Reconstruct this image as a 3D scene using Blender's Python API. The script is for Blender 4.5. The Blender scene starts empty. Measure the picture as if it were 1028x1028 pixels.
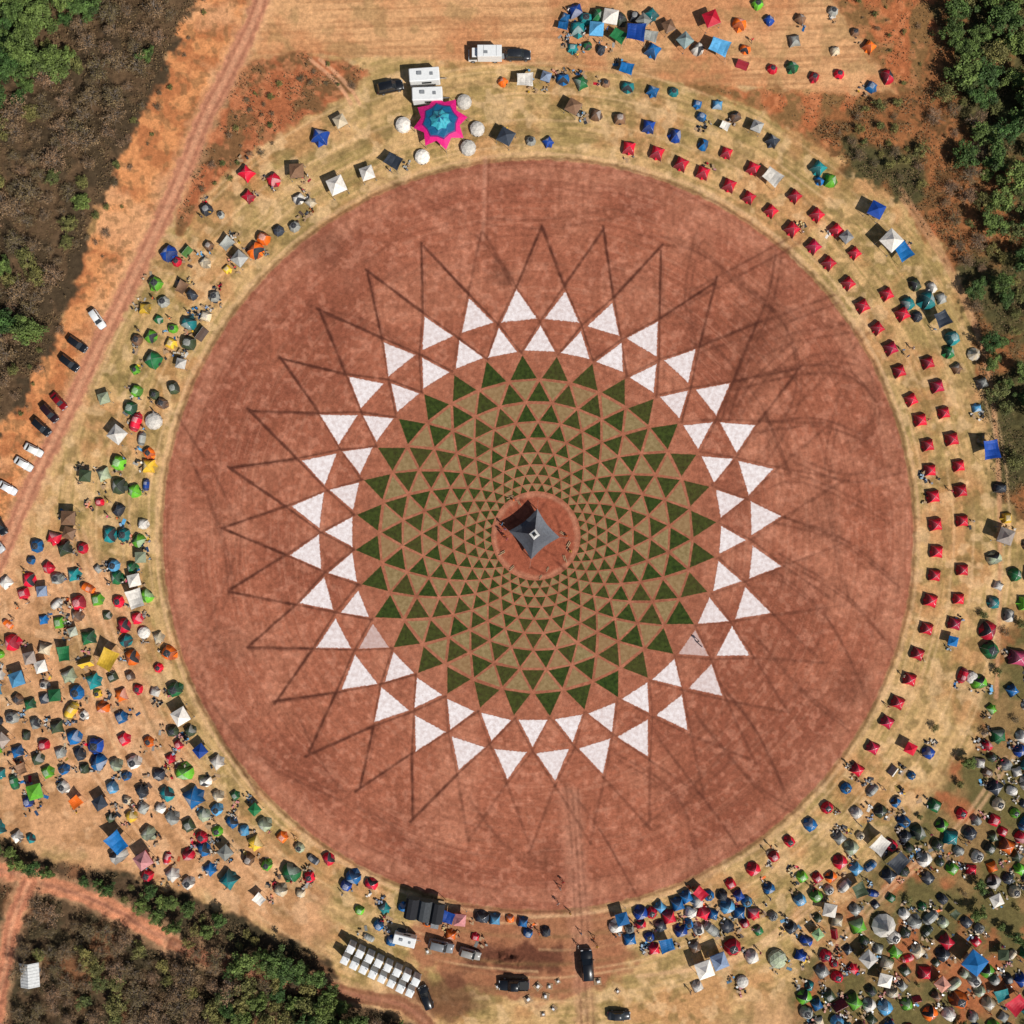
import bpy, math, random
import numpy as np
from mathutils import Vector, Matrix
random.seed(7); rng=np.random.default_rng(7)
S=0.2; CX,CY=540.,537.
def W(px,py,z=0.0): return ((px-514)*S,(514-py)*S,z)
def pol(r,th):
    a=math.radians(th); return (CX+r*math.sin(a), CY-r*math.cos(a))
def l1(v):
    v/=255.; return v/12.92 if v<=0.04045 else ((v+0.055)/1.055)**2.4
def lin(c): return tuple(l1(v) for v in c)
scene=bpy.context.scene; coll=scene.collection

# ---------------------------------------------------------------- noise
TAB=rng.random((256,256)).astype(np.float32)
def vn(x,y,seed=0):
    x=np.asarray(x,dtype=np.float32)+seed*17.37; y=np.asarray(y,dtype=np.float32)+seed*9.13
    xi=np.floor(x); yi=np.floor(y); fx=x-xi; fy=y-yi
    fx=fx*fx*(3-2*fx); fy=fy*fy*(3-2*fy)
    xi=xi.astype(np.int64)&255; yi=yi.astype(np.int64)&255; x2=(xi+1)&255; y2=(yi+1)&255
    a=TAB[yi,xi]; b=TAB[yi,x2]; c=TAB[y2,xi]; d=TAB[y2,x2]
    return (a*(1-fx)+b*fx)*(1-fy)+(c*(1-fx)+d*fx)*fy
def fbm(x,y,oct=4,seed=0):
    s=0;amp=.5;t=0
    for i in range(oct):
        s=s+amp*vn(x*2**i,y*2**i,seed+i*3); t+=amp; amp*=.5
    return s/t
def ss(a,b,x):
    t=np.clip((x-a)/(b-a),0,1); return t*t*(3-2*t)
def segd(PX,PY,a,b):
    ax,ay=a;bx,by=b;dx=bx-ax;dy=by-ay
    t=np.clip(((PX-ax)*dx+(PY-ay)*dy)/(dx*dx+dy*dy+1e-9),0,1)
    return np.hypot(PX-ax-t*dx,PY-ay-t*dy)
def sd1(x,y,a,b):
    dx=b[0]-a[0];dy=b[1]-a[1];t=max(0,min(1,((x-a[0])*dx+(y-a[1])*dy)/(dx*dx+dy*dy+1e-9)))
    return math.hypot(x-a[0]-t*dx,y-a[1]-t*dy)
def polysd(PX,PY,P):
    d=np.full(PX.shape,1e9,dtype=np.float32); ins=np.zeros(PX.shape,bool)
    for i in range(len(P)):
        a=P[i];b=P[(i+1)%len(P)]
        d=np.minimum(d,segd(PX,PY,a,b))
        if a[1]!=b[1]:
            ins^=((a[1]>PY)!=(b[1]>PY))&(PX<(b[0]-a[0])*(PY-a[1])/(b[1]-a[1])+a[0])
    return np.where(ins,d,-d)
def inpoly(x,y,P):
    c=False
    for i in range(len(P)):
        a=P[i];b=P[(i+1)%len(P)]
        if (a[1]>y)!=(b[1]>y) and x<(b[0]-a[0])*(y-a[1])/(b[1]-a[1])+a[0]: c=not c
    return c

# ---------------------------------------------------------------- zones (map units of 0.2 m)
FOREST_L=[(-400,-400),(215,-400),(203,0),(168,60),(125,150),(90,235),(62,330),(22,400),(0,435),(-400,700)]
ORANGE_L=[(190,-200),(262,-200),(256,0),(190,150),(130,290),(60,430),(0,560),(-300,900),(-300,500),(0,420),(60,320),(120,150),(165,60)]
PATCH_L=[(228,70),(300,52),(372,70),(345,98),(270,140),(215,185),(180,235),(178,215),(200,150)]
TOPPLOT=[(262,-200),(780,-200),(840,0),(905,96),(700,84),(560,66),(310,54),(250,55)]
ORANGE_R=[(780,-300),(955,-300),(950,0),(935,90),(935,160),(960,240),(930,240),(900,190),(830,150),(755,105),(690,86),(905,97),(840,0)]
GREEN_R=[(948,-400),(1700,-400),(1700,520),(1030,520),(1000,500),(985,430),(980,340),(962,270),(925,215),(880,190),(845,165),(815,130),(850,105),(925,95),(938,40)]
CAMP_BR=[(800,1100),(795,1000),(840,930),(880,870),(930,800),(985,740),(1010,620),(1700,560),(1700,1100)]
GULLY=[(-400,820),(0,838),(50,862),(130,878),(200,905),(262,932),(330,962),(345,1000),(420,1028),(440,1500),(-400,1500)]
ROAD_L=[(275,-300),(268,-60),(262,0),(236,60),(205,120),(185,170),(160,225),(128,290),(98,350),(62,425),(30,490),(0,560),(-60,680),(-200,900)]
ROAD_BL=[(-300,850),(0,874),(40,886),(95,903),(130,922),(175,948)]
ROAD_BL2=[(30,885),(12,930),(4,975),(-8,1040),(-30,1200)]
ROAD_BL3=[(175,948),(230,970),(300,985),(360,1000),(430,1030),(520,1200)]

# ---------------------------------------------------------------- ground sheet
step=1.15
inner=np.arange(-50,1080,step)
g=[];d=step
while sum(g)<16000: d*=1.22; g.append(d)
g=np.cumsum(g)
xs=np.concatenate([(-50-g)[::-1],inner,inner[-1]+g]).astype(np.float32)
NX=len(xs); PX,PY=np.meshgrid(xs,xs)
R=np.hypot(PX-CX,PY-CY); TH=np.arctan2(PX-CX,CY-PY)
n1=fbm(PX/60,PY/60,5,1); n2=fbm(PX/18,PY/18,4,2); n3=fbm(PX/6,PY/6,3,3); n4=vn(PX/1.7,PY/1.7,5)
polar=fbm(R/2.2,TH*5,2,11)
col=np.zeros(PX.shape+(3,),np.float32); col[:]=lin((194,150,106))
def mix(c,m):
    global col
    c=np.array(c,np.float32) if not isinstance(c,np.ndarray) else c
    col=col*(1-m[...,None])+c*m[...,None]
def zone(P,c,soft=4,rag=14):
    d=polysd(PX,PY,P)+(n2-.5)*rag*2+(n3-.5)*rag
    m=ss(-soft,soft,d); mix(lin(c),m); return m
def stroke(pts,w,c,a,soft=1.0,brk=0.0,seed=0):
    x0=min(p[0] for p in pts)-w-6;x1=max(p[0] for p in pts)+w+6
    y0=min(p[1] for p in pts)-w-6;y1=max(p[1] for p in pts)+w+6
    i0,i1=np.searchsorted(xs,[x0,x1]);j0,j1=np.searchsorted(xs,[y0,y1])
    if i1<=i0 or j1<=j0: return
    sl=(slice(j0,j1),slice(i0,i1)); px=PX[sl];py=PY[sl]
    d=np.full(px.shape,1e9,np.float32)
    for k in range(len(pts)-1): d=np.minimum(d,segd(px,py,pts[k],pts[k+1]))
    d=d+(n3[sl]-.5)*w*.8
    m=(1-ss(w-soft,w+soft,d))*a
    if brk>0: m=m*np.clip(1-brk+brk*2*(vn(px/9,py/9,seed)-.1),0,1)
    cc=np.array(lin(c),np.float32)
    col[sl]=col[sl]*(1-m[...,None])+cc*m[...,None]
def smooth(pts,n=6):
    out=[];P=[pts[0]]+list(pts)+[pts[-1]]
    for i in range(1,len(P)-2):
        p0,p1,p2,p3=P[i-1:i+3]
        for k in range(n):
            t=k/n
            out.append(tuple(.5*((2*p1[j])+(-p0[j]+p2[j])*t+(2*p0[j]-5*p1[j]+4*p2[j]-p3[j])*t*t+(-p0[j]+3*p1[j]-3*p2[j]+p3[j])*t**3) for j in (0,1)))
    out.append(pts[-1]); return out
mix(lin((170,112,72)),ss(.46,.68,n1)*.6)
mix(lin((138,116,72)),ss(.50,.7,fbm(PX/25,PY/25,4,8))*.65)
far=ss(560,800,R); mix(lin((116,98,64)),far*.8*ss(.35,.6,n1))
ringm=ss(372,376,R)*(1-ss(505,540,R+(n2-.5)*40))
rc=np.array(lin((196,158,108)),np.float32)*np.ones(col.shape,np.float32)
gm=ss(.40,.66,polar*.3+n1*.32+n2*.38)[...,None]
rc=rc*(1-gm*.8)+np.array(lin((142,122,72)),np.float32)*gm*.8
om=ss(.48,.66,fbm(PX/40,PY/40,4,21))[...,None]*.5
rc=rc*(1-om)+np.array(lin((178,120,78)),np.float32)*om
om=ss(.52,.66,fbm(PX/11,PY/11,3,23))[...,None]*.6
rc=rc*(1-om)+np.array(lin((120,102,60)),np.float32)*om
om=ss(.58,.7,fbm(PX/14,PY/14,3,27))[...,None]*.5
rc=rc*(1-om)+np.array(lin((216,178,132)),np.float32)*om
mix(rc,ringm)
m=zone([(-300,600),(40,545),(90,540),(130,600),(165,720),(240,820),(330,900),(330,960),(200,900),(0,835),(-300,820)],(198,148,106),10,12)
mix(lin((150,108,70)),m*ss(.45,.65,n2)*.6); mix(lin((216,172,130)),m*ss(.55,.7,fbm(PX/14,PY/14,3,28))*.5); mix(lin((134,112,70)),m*ss(.54,.7,n1)*.5)
m=zone(CAMP_BR,(136,108,70),14,18)
mix(lin((92,86,50)),m*ss(.42,.62,fbm(PX/30,PY/30,5,31))*.85)
mix(lin((168,96,62)),m*ss(.54,.7,fbm(PX/34,PY/34,4,33))*.75)
m=zone(TOPPLOT,(204,154,108),2,3)
str_=fbm(PX/90,(PY+PX*.03)/2.6,3,41)
mix(lin((162,114,76)),m*ss(.45,.7,str_)*.6); mix(lin((180,116,76)),m*ss(.5,.7,n1)*.65); mix(lin((150,122,80)),m*ss(.52,.7,n2)*.5)
m=zone(ORANGE_L,(206,138,88),3,8)
mix(lin((158,92,56)),m*ss(.46,.62,n2)*.65); mix(lin((224,172,126)),m*ss(.55,.7,n1)*.5); mix(lin((120,90,58)),m*ss(.54,.66,n3)*.6)
m=zone(PATCH_L,(162,96,62),3,6); mix(lin((108,84,54)),m*ss(.44,.58,n2)*.8); mix(lin((186,120,82)),m*ss(.54,.64,n3)*.5)
m=zone(ORANGE_R,(168,100,62),4,8); mix(lin((116,94,58)),m*ss(.42,.58,n2)*.8); mix(lin((190,124,84)),m*ss(.54,.64,n3)*.4)
m=zone(GREEN_R,(86,78,48),4,16); mix(lin((156,98,60)),m*ss(.50,.62,n1)*.8); mix(lin((60,58,36)),m*ss(.48,.63,n3)*.55)
m=zone(FOREST_L,(92,72,52),4,12); mix(lin((62,52,38)),m*ss(.43,.58,n2)*.75)
m=zone(GULLY,(84,66,48),4,8); mix(lin((58,52,36)),m*ss(.43,.58,n2)*.8); mix(lin((150,98,66)),m*ss(.56,.66,n1)*.5)
dd=np.hypot((PX-530)/115,(PY-955)/48)+(n2-.5)*.6
mix(lin((150,94,68)),(1-ss(.9,1.1,dd))*.85)
dd=np.hypot((PX-520)/60,(PY-962)/19)+(n2-.5)*.9+(n3-.5)*.5
mix(lin((88,50,38)),(1-ss(.6,1.1,dd))*.85)
dd=np.hypot((PX-445)/55,(PY-1000)/26)+(n2-.5)*.9
mix(lin((96,60,44)),(1-ss(.6,1.1,dd))*.8)
def road(pts,w,c=(186,126,96)):
    p=smooth(pts); stroke(p,w+5,(212,162,120),.35,3)
    stroke(p,w,c,.92,2); stroke(p,w*.25,(204,150,116),.5,2)
    for o in (-.5,.5): stroke([(x+o*w*.95,y+o*w*.45) for x,y in p],1.5,(148,94,72),.6,1.2,.5,3)
road(ROAD_L,9); road(ROAD_BL,8,(196,128,94)); road(ROAD_BL2,8,(188,122,90)); road(ROAD_BL3,7,(136,88,64))
for o in (0,9): stroke(smooth([(312+o,60),(330+o,75),(345+o,92),(352+o,104)]),1.8,(214,158,120),.7,1.2)
for o in (0,9): stroke(smooth([(905,190+o),(950,260+o),(985,340+o),(1000,430+o),(1004,560+o),(1000,700)]),2,(190,140,102),.55,1.5)
for pts in [[(40,560),(90,640),(120,740),(190,830)],[(75,530),(95,600),(130,700),(175,790),(260,880)],[(830,960),(880,900),(960,830),(1010,760)],[(640,980),(740,960),(820,900)],[(0,700),(60,740),(110,800),(150,850)]]:
    for o in (0,8): stroke(smooth([(x+o,y) for x,y in pts]),1.8,(218,172,130),.55,1.4,.4,7)
for rr in (384,391,411,417,438,444,468,474):
    m=np.exp(-((R+(n1-.5)*5-rr)/1.3)**2)*ringm*.45*ss(.35,.7,vn(TH*6,R*0+rr,3)); mix(lin((216,176,130)),m)
for rr in (404,431,458):
    m=np.exp(-((R+(n1-.5)*4-rr)/2.4)**2)*ringm*.4*ss(.3,.6,vn(TH*7,R*0+rr,4)); mix(lin((124,100,64)),m)
# field
fe=R+(n3-.5)*3
fm=1-ss(375.5,378,fe)
fc=np.ones(col.shape,np.float32)*np.array(lin((160,96,72)),np.float32)
def fmix(c,m):
    global fc
    m=m[...,None]; fc=fc*(1-m)+np.array(lin(c),np.float32)*m
fmix((182,120,93),ss(.47,.68,n1)*.6); fmix((126,70,52),ss(.48,.70,fbm(PX/80,PY/80,5,51))*.65)
fmix((138,80,59),ss(.5,.8,polar)*.38); fmix((184,126,100),ss(.58,.8,fbm(R/1.6,TH*7,2,14))*.35)
fmix((180,122,95),np.exp(-((R-364)/10)**2)*.45); fmix((126,70,52),np.exp(-((R-344)/8)**2)*.25)
fmix((134,78,58),ss(.48,.75,fbm(PX/3,PY/50,2,16))*.28); fmix((140,82,60),ss(.52,.66,n2)*.45); fmix((188,130,105),ss(.56,.7,n3)*.3)
for rr,w_ in ((356,1),(350,.8),(334,1),(326,1.2),(300,.9),(372,1),(318,.8)):
    fmix((112,62,46),np.exp(-((R+(n1-.5)*8-rr)/w_/1.2)**2)*.35*ss(.4,.65,vn(TH*4,R*0+rr,5)))
mix(fc,fm)
rim=np.exp(-((fe-378.5)/1.6)**2)*.65; mix(lin((108,66,48)),rim)
rim=np.exp(-((fe-382.5)/1.8)**2)*.5; mix(lin((208,164,124)),rim)
tracks=[([(782,255),(772,305),(748,360),(728,420)],.7),([(690,300),(745,270),(800,240)],.6),([(735,388),(800,372),(850,374),(878,400)],.65),
([(755,430),(820,424),(868,440)],.55),([(800,345),(762,382),(742,412)],.6),([(660,300),(700,330),(760,400),(790,470)],.4),
([(725,690),(760,735),(790,800)],.55),([(772,520),(840,540),(900,585)],.5),([(760,640),(802,690),(850,730)],.5),([(700,720),(760,790),(800,815)],.45),
([(640,240),(700,250),(760,300),(850,330)],.35),([(700,350),(760,330),(840,300)],.5),([(795,460),(850,480),(905,470)],.4),([(310,310),(380,330),(430,370)],.35),
([(195,468),(215,515),(228,560),(232,600)],.55),([(480,240),(500,262),(515,290)],.6),([(785,560),(850,600),(895,650)],.45),([(560,780),(600,830),(640,900)],.4),
([(380,180),(460,215),(540,225),(640,210)],.3),([(850,380),(830,480),(850,600)],.35),([(180,420),(240,540),(200,680),(260,800)],.3),([(620,760),(680,800),(700,860)],.4),([(740,280),(790,330),(800,400),(760,470)],.5),
([(215,710),(260,760),(340,800)],.4),([(740,500),(800,480),(890,520)],.4),([(700,240),(690,300),(700,360)],.4),([(730,760),(690,800),(640,840)],.35),
([(720,420),(770,350),(850,330)],.4),([(735,450),(800,400),(870,330)],.35),([(770,570),(830,620),(870,700)],.35),([(660,740),(720,820),(740,850)],.35),([(850,450),(880,420),(870,370),(820,360),(780,390)],.4),([(300,720),(340,790),(420,850)],.3),([(470,800),(520,860),(600,880)],.3)]
for k,(p,a) in enumerate(tracks):
    for o in (-4,4): stroke(smooth([(x+o*.6,y+o) for x,y in p]),1.2,(84,46,35),a,1.3,.6,k)
    stroke(smooth(p),9,(112,64,47),a*.35,5,.5,k+5)
stroke([(487,160),(485,240)],2,(196,140,114),.4,1.5,.4,1); stroke([(491,160),(489,240)],1,(110,66,50),.5,1.2,.4,1)
stroke([(572,800),(576,850),(582,914),(590,1060)],10,(188,134,108),.4,5,.4,2)
for o in(-5,1,7): stroke(smooth([(573+o,790),(578+o*.8,850),(582+o,914),(591+o,1060)]),1.1,(92,54,40),.45,1.2,.7,int(o+6))
for x,y,rr,a in [(500,275,16,.45),(545,860,22,.3),(850,690,30,.35),(330,250,26,.3),(700,880,20,.35),(760,330,40,.3),(230,650,30,.3),(820,520,34,.25)]:
    dd=np.hypot(PX-x,PY-y)+(n2-.5)*rr; mix(lin((92,54,40)),(1-ss(rr*.3,rr*1.1,dd))*a)
MX,MY=538.,538.
TH0=-4.4; STEP=360/32
q=(184/252)**.5
def rk(k): return 252*q**k
def mp(r,th):
    a=math.radians(th); return (MX+r*math.sin(a),MY-r*math.cos(a))
Rm=np.hypot(PX-MX,PY-MY)
mix(lin((152,94,70)),(1-ss(186,196,Rm))*.5)
for i in range(32):
    th=TH0+STEP*(i+.5); t=th%360
    a=.92 if (t>195 or t<35) else (.7 if t<60 else .42)
    if t>345: a=.5 if t<352 else .92
    for sg in (1,-1):
        pts=[mp(314+random.uniform(-5,5),th),mp(rk(0),th+sg*STEP/2),mp(rk(1),th+sg*STEP),mp(rk(2),th+sg*STEP*1.5)]
        ex=[(x+random.uniform(-1.5,1.5),y+random.uniform(-1.5,1.5)) for x,y in pts]
        stroke(ex[:2],1.45,(76,40,30),a,1.1,.3,i)
        stroke(ex[1:],1.0,(86,48,36),max(a,.6)*.9,.9,.3,i)
        if a>.8 and random.random()<.5:
            stroke([(x+3,y+2) for x,y in ex[:2]],.6,(110,64,50),.5,1.0,.4,i)
mix(lin((146,78,56)),(1-ss(38,40,Rm+(n3-.5)*3))*.85)
mix(lin((184,126,98)),np.exp(-((Rm-41.5)/1.5)**2)*.5)
for k in range(14):
    a=random.uniform(0,360); x,y=mp(random.uniform(24,36),a); stroke([(x,y),(x+random.uniform(-14,14),y+random.uniform(-14,14))],1,(100,50,36),.6,1)
col*= (0.91+0.18*n4)[...,None]
col*= (0.86+0.28*n3)[...,None]
Z=((n3-.5)*.05).astype(np.float32)
Z*=ss(330,345,R)
sd=np.maximum(polysd(PX,PY,FOREST_L),np.maximum(polysd(PX,PY,GREEN_R)-6,polysd(PX,PY,GULLY)))
Z+=ss(2,40,sd)*((n2-.45)*1.6+(n1-.5)*2.0)
Z+=ss(900,6000,R)*(fbm(PX/900,PY/900,4,61)*160)
dd=np.hypot((PX-520)/42,(PY-962)/11); Z+=(1-ss(.2,1.0,dd))*ss(.4,.8,n3)*1.0
verts=np.stack([(PX-514)*S,(514-PY)*S,Z],-1).reshape(-1,3).astype(np.float32)
idx=np.arange(NX*NX,dtype=np.int32).reshape(NX,NX)
quads=np.stack([idx[:-1,:-1],idx[1:,:-1],idx[1:,1:],idx[:-1,1:]],-1).reshape(-1,4)
def npmesh(name,v,f,mats=(),matidx=None,attrs=None,smoothf=False):
    me=bpy.data.meshes.new(name); n=f.shape[1]
    me.vertices.add(len(v)); me.vertices.foreach_set('co',np.ascontiguousarray(v,dtype=np.float32).ravel())
    me.loops.add(f.size); me.loops.foreach_set('vertex_index',np.ascontiguousarray(f,dtype=np.int32).ravel())
    me.polygons.add(len(f)); me.polygons.foreach_set('loop_start',np.arange(0,f.size,n,dtype=np.int32))
    me.polygons.foreach_set('use_smooth',np.full(len(f),smoothf))
    for m in mats: me.materials.append(m)
    if matidx is not None: me.polygons.foreach_set('material_index',np.asarray(matidx,dtype=np.int32))
    me.update(calc_edges=True)
    if attrs:
        for an,av in attrs.items():
            if av.ndim==2:
                at=me.color_attributes.new(an,'FLOAT_COLOR','POINT')
                c=np.ones((len(v),4),np.float32); c[:,:3]=av; at.data.foreach_set('color',c.ravel())
            else:
                at=me.attributes.new(an,'FLOAT','POINT'); at.data.foreach_set('value',av.astype(np.float32).ravel())
    return me
# ---------------------------------------------------------------- materials
def newmat(name,rough=.8):
    m=bpy.data.materials.new(name); m.use_nodes=True
    nt=m.node_tree; b=nt.nodes['Principled BSDF']; b.inputs['Roughness'].default_value=rough
    b.inputs['Specular IOR Level'].default_value=.3
    return m,nt,b
def N(nt,t,**k):
    n=nt.nodes.new(t)
    for a,v in k.items(): setattr(n,a,v)
    return n
def noise(nt,scale,detail=4,obj=True):
    tc=N(nt,'ShaderNodeTexCoord'); nz=N(nt,'ShaderNodeTexNoise'); nz.inputs['Scale'].default_value=scale; nz.inputs['Detail'].default_value=detail
    nt.links.new(tc.outputs['Object'],nz.inputs['Vector']); return nz.outputs['Fac']
def mrange(nt,src,a,b,c,d):
    m=N(nt,'ShaderNodeMapRange'); nt.links.new(src,m.inputs['Value'])
    for i,v in zip(('From Min','From Max','To Min','To Max'),(a,b,c,d)): m.inputs[i].default_value=v
    return m.outputs['Result']
def mul(nt,a,b):
    m=N(nt,'ShaderNodeVectorMath',operation='MULTIPLY')
    nt.links.new(a,m.inputs[0]); nt.links.new(b,m.inputs[1]); return m.outputs[0]
def mixc(nt,f,a,b):
    m=N(nt,'ShaderNodeMix',data_type='RGBA')
    if isinstance(f,float): m.inputs[0].default_value=f
    else: nt.links.new(f,m.inputs[0])
    for i,v in ((6,a),(7,b)):
        if isinstance(v,tuple): m.inputs[i].default_value=v+(1,)
        else: nt.links.new(v,m.inputs[i])
    return m.outputs[2]
def plain(name,c,rough=.7,metal=0,var=.15,scale=3):
    m,nt,b=newmat(name,rough); b.inputs['Metallic'].default_value=metal
    f=mrange(nt,noise(nt,scale),.3,.7,0,1)
    c2=tuple(x*(1-var*2) for x in c)
    nt.links.new(mixc(nt,f,c2,c),b.inputs['Base Color']); return m
gm_,nt,b=newmat('ground_soil',.95); b.inputs['Specular IOR Level'].default_value=.1
at=N(nt,'ShaderNodeAttribute',attribute_name='soil')
a1=mrange(nt,noise(nt,1.1,6),.3,.7,.78,1.22); a2=mrange(nt,noise(nt,6,4),.3,.7,.76,1.24)
c=mul(nt,mul(nt,at.outputs['Color'],a1),a2)
nt.links.new(c,b.inputs['Base Color'])
bp=N(nt,'ShaderNodeBump'); bp.inputs['Strength'].default_value=.6; bp.inputs['Distance'].default_value=.14
nt.links.new(noise(nt,2.5,6),bp.inputs['Height']); nt.links.new(bp.outputs[0],b.inputs['Normal'])
me=npmesh('ground',verts,quads,[gm_],None,{'soil':col.reshape(-1,3)},True)
def add(name,me,loc=(0,0,0),rz=0,sc=1,color=None):
    o=bpy.data.objects.new(name,me); coll.objects.link(o); o.location=loc; o.rotation_euler=(0,0,rz)
    o.scale=(sc,sc,sc) if not isinstance(sc,tuple) else sc
    if color: o.color=tuple(color)+(1,)
    return o
add('ground',me)
del verts,quads

# ---------------------------------------------------------------- mandala triangles
def trisheet(name,items,mat,z):
    V=[];F=[];D=[];O=[]
    for (A,B,C,ins,op) in items:
        P=[np.array(p,float) for p in (A,B,C)]
        a=np.linalg.norm(P[1]-P[2]);b_=np.linalg.norm(P[0]-P[2]);c_=np.linalg.norm(P[0]-P[1])
        I=(a*P[0]+b_*P[1]+c_*P[2])/(a+b_+c_); s=(a+b_+c_)/2
        rho=math.sqrt(max((s-a)*(s-b_)*(s-c_)/s,1e-6)); k=max(.2,1-ins/rho)
        P=[I+(p-I)*k for p in P]; base=len(V)
        for p in P: V.append(W(p[0],p[1],z)); D.append(0); O.append(op)
        V.append(W(I[0],I[1],z)); D.append(2.4*k); O.append(op)
        for i,j in ((0,1),(1,2),(2,0)): F.append((base+i,base+j,base+3))
    V=np.array(V);F=np.array(F)
    e=np.cross(V[F[:,1]]-V[F[:,0]],V[F[:,2]]-V[F[:,0]])[:,2]; F[e<0]=F[e<0][:,::-1]
    return add(name,npmesh(name,V,F,[mat],None,{'edge':np.array(D),'op':np.array(O)}))
def sheetmat(name,c1,c2,soil,rag,cover):
    m,nt,b=newmat(name,.95); b.inputs['Specular IOR Level'].default_value=.1
    e=N(nt,'ShaderNodeAttribute',attribute_name='edge'); o=N(nt,'ShaderNodeAttribute',attribute_name='op')
    n=noise(nt,2.2,6)
    f=mrange(nt,noise(nt,1.3,7),.35,.65,0,1); base=mixc(nt,f,c1,c2)
    fine=mrange(nt,noise(nt,9,4),.3,.7,.8,1.2); base=mul(nt,base,fine)
    nn=mrange(nt,n,.3,.7,0,rag); sub=N(nt,'ShaderNodeMath',operation='SUBTRACT')
    nt.links.new(e.outputs['Fac'],sub.inputs[0]); nt.links.new(nn,sub.inputs[1])
    em=mrange(nt,sub.outputs[0],-.05,.12,0,1)
    cv=mrange(nt,noise(nt,3.3,8),cover-.06,cover+.10,0,1)
    mm=N(nt,'ShaderNodeMath',operation='MULTIPLY'); nt.links.new(em,mm.inputs[0]); nt.links.new(cv,mm.inputs[1])
    m2=N(nt,'ShaderNodeMath',operation='MULTIPLY'); nt.links.new(mm.outputs[0],m2.inputs[0]); nt.links.new(o.outputs['Fac'],m2.inputs[1])
    nt.links.new(mixc(nt,m2.outputs[0],soil,base),b.inputs['Base Color'])
    bp=N(nt,'ShaderNodeBump'); bp.inputs['Strength'].default_value=.5; bp.inputs['Distance'].default_value=.08
    nt.links.new(noise(nt,5,6),bp.inputs['Height']); nt.links.new(bp.outputs[0],b.inputs['Normal'])
    return m
soil=lin((154,94,70))
m_white=sheetmat('white_lime_powder',lin((232,224,222)),lin((208,194,190)),soil,.22,.24)
m_green=sheetmat('living_grass',lin((56,72,28)),lin((36,50,20)),soil,.14,.18)
m_straw=sheetmat('dry_cut_grass',lin((146,126,88)),lin((122,104,68)),soil,.16,.2)
wh=[];gr=[];st=[]
jit=lambda p,j:(p[0]+random.uniform(-j,j),p[1]+random.uniform(-j,j))
for k in range(0,14):
    r0,r1,r2=rk(k),rk(k+1),rk(k+2)
    if r1<40: break
    for i in range(32):
        th=TH0+STEP*(i+(.5 if k%2 else 0))
        A=mp(r0,th);B=mp(r1,th-STEP/2);C=mp(r1,th+STEP/2);D_=mp(r2,th)
        if k<2:
            j=1.3; op=random.uniform(.88,1.0)
            t=th%360
            if k==1 and (120<t<135 or 232<t<240): op=.45
            if k==0 and 128<t<134: op=.75
            wh.append((jit(A,j),jit(B,j),jit(C,j),.0068*r0,op))
        else:
            j=.6*r0/184; dn=.0048*r0
            gr.append((jit(A,j),jit(B,j),jit(C,j),dn,random.uniform(.9,1)))
            if r2>40: st.append((jit(B,j),jit(C,j),jit(D_,j),dn*1.2,random.uniform(.7,1)))
trisheet('white_chalk_triangles',wh,m_white,.004)
trisheet('grass_triangles',gr,m_green,.004)
trisheet('dry_grass_triangles',st,m_straw,.004)
V=[];F=[];T=[]
def uptris(items,n,h,sz):
    for (A,B,C,ins,op) in items:
        A,B,C=map(np.array,(A,B,C)); I=(A+B+C)/3
        for _ in range(n):
            a,b_=random.random(),random.random()
            if a+b_>1:a,b_=1-a,1-b_
            p=I+((A+(B-A)*a+(C-A)*b_)-I)*.78
            x,y,_z=W(p[0],p[1]); an=random.uniform(0,6.28); s=random.uniform(.6,1)*sz; hh=random.uniform(.4,1)*h
            dx,dy=math.cos(an)*s,math.sin(an)*s
            bs=len(V); V.extend([(x-dx,y-dy,.0),(x+dx,y+dy,.0),(x+dx*.6-dy*.5,y+dy*.6+dx*.5,hh),(x-dx*.6-dy*.5,y-dy*.6+dx*.5,hh*.8)])
            F.append((bs,bs+1,bs+2,bs+3)); T.extend([random.uniform(.6,1.4)]*4)
uptris(gr,24,.13,.10)
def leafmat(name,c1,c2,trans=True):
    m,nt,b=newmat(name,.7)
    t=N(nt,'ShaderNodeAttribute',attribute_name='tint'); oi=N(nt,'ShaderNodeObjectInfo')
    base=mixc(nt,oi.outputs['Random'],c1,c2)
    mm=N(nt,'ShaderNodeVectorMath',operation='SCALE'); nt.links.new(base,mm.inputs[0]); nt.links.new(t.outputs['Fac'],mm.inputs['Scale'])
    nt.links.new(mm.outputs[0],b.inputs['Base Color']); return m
m_tuft=leafmat('grass_blade',lin((72,92,34)),lin((72,92,34)))
add('grass_tufts',npmesh('grass_tufts',np.array(V),np.array(F),[m_tuft],None,{'tint':np.array(T)}))

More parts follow.
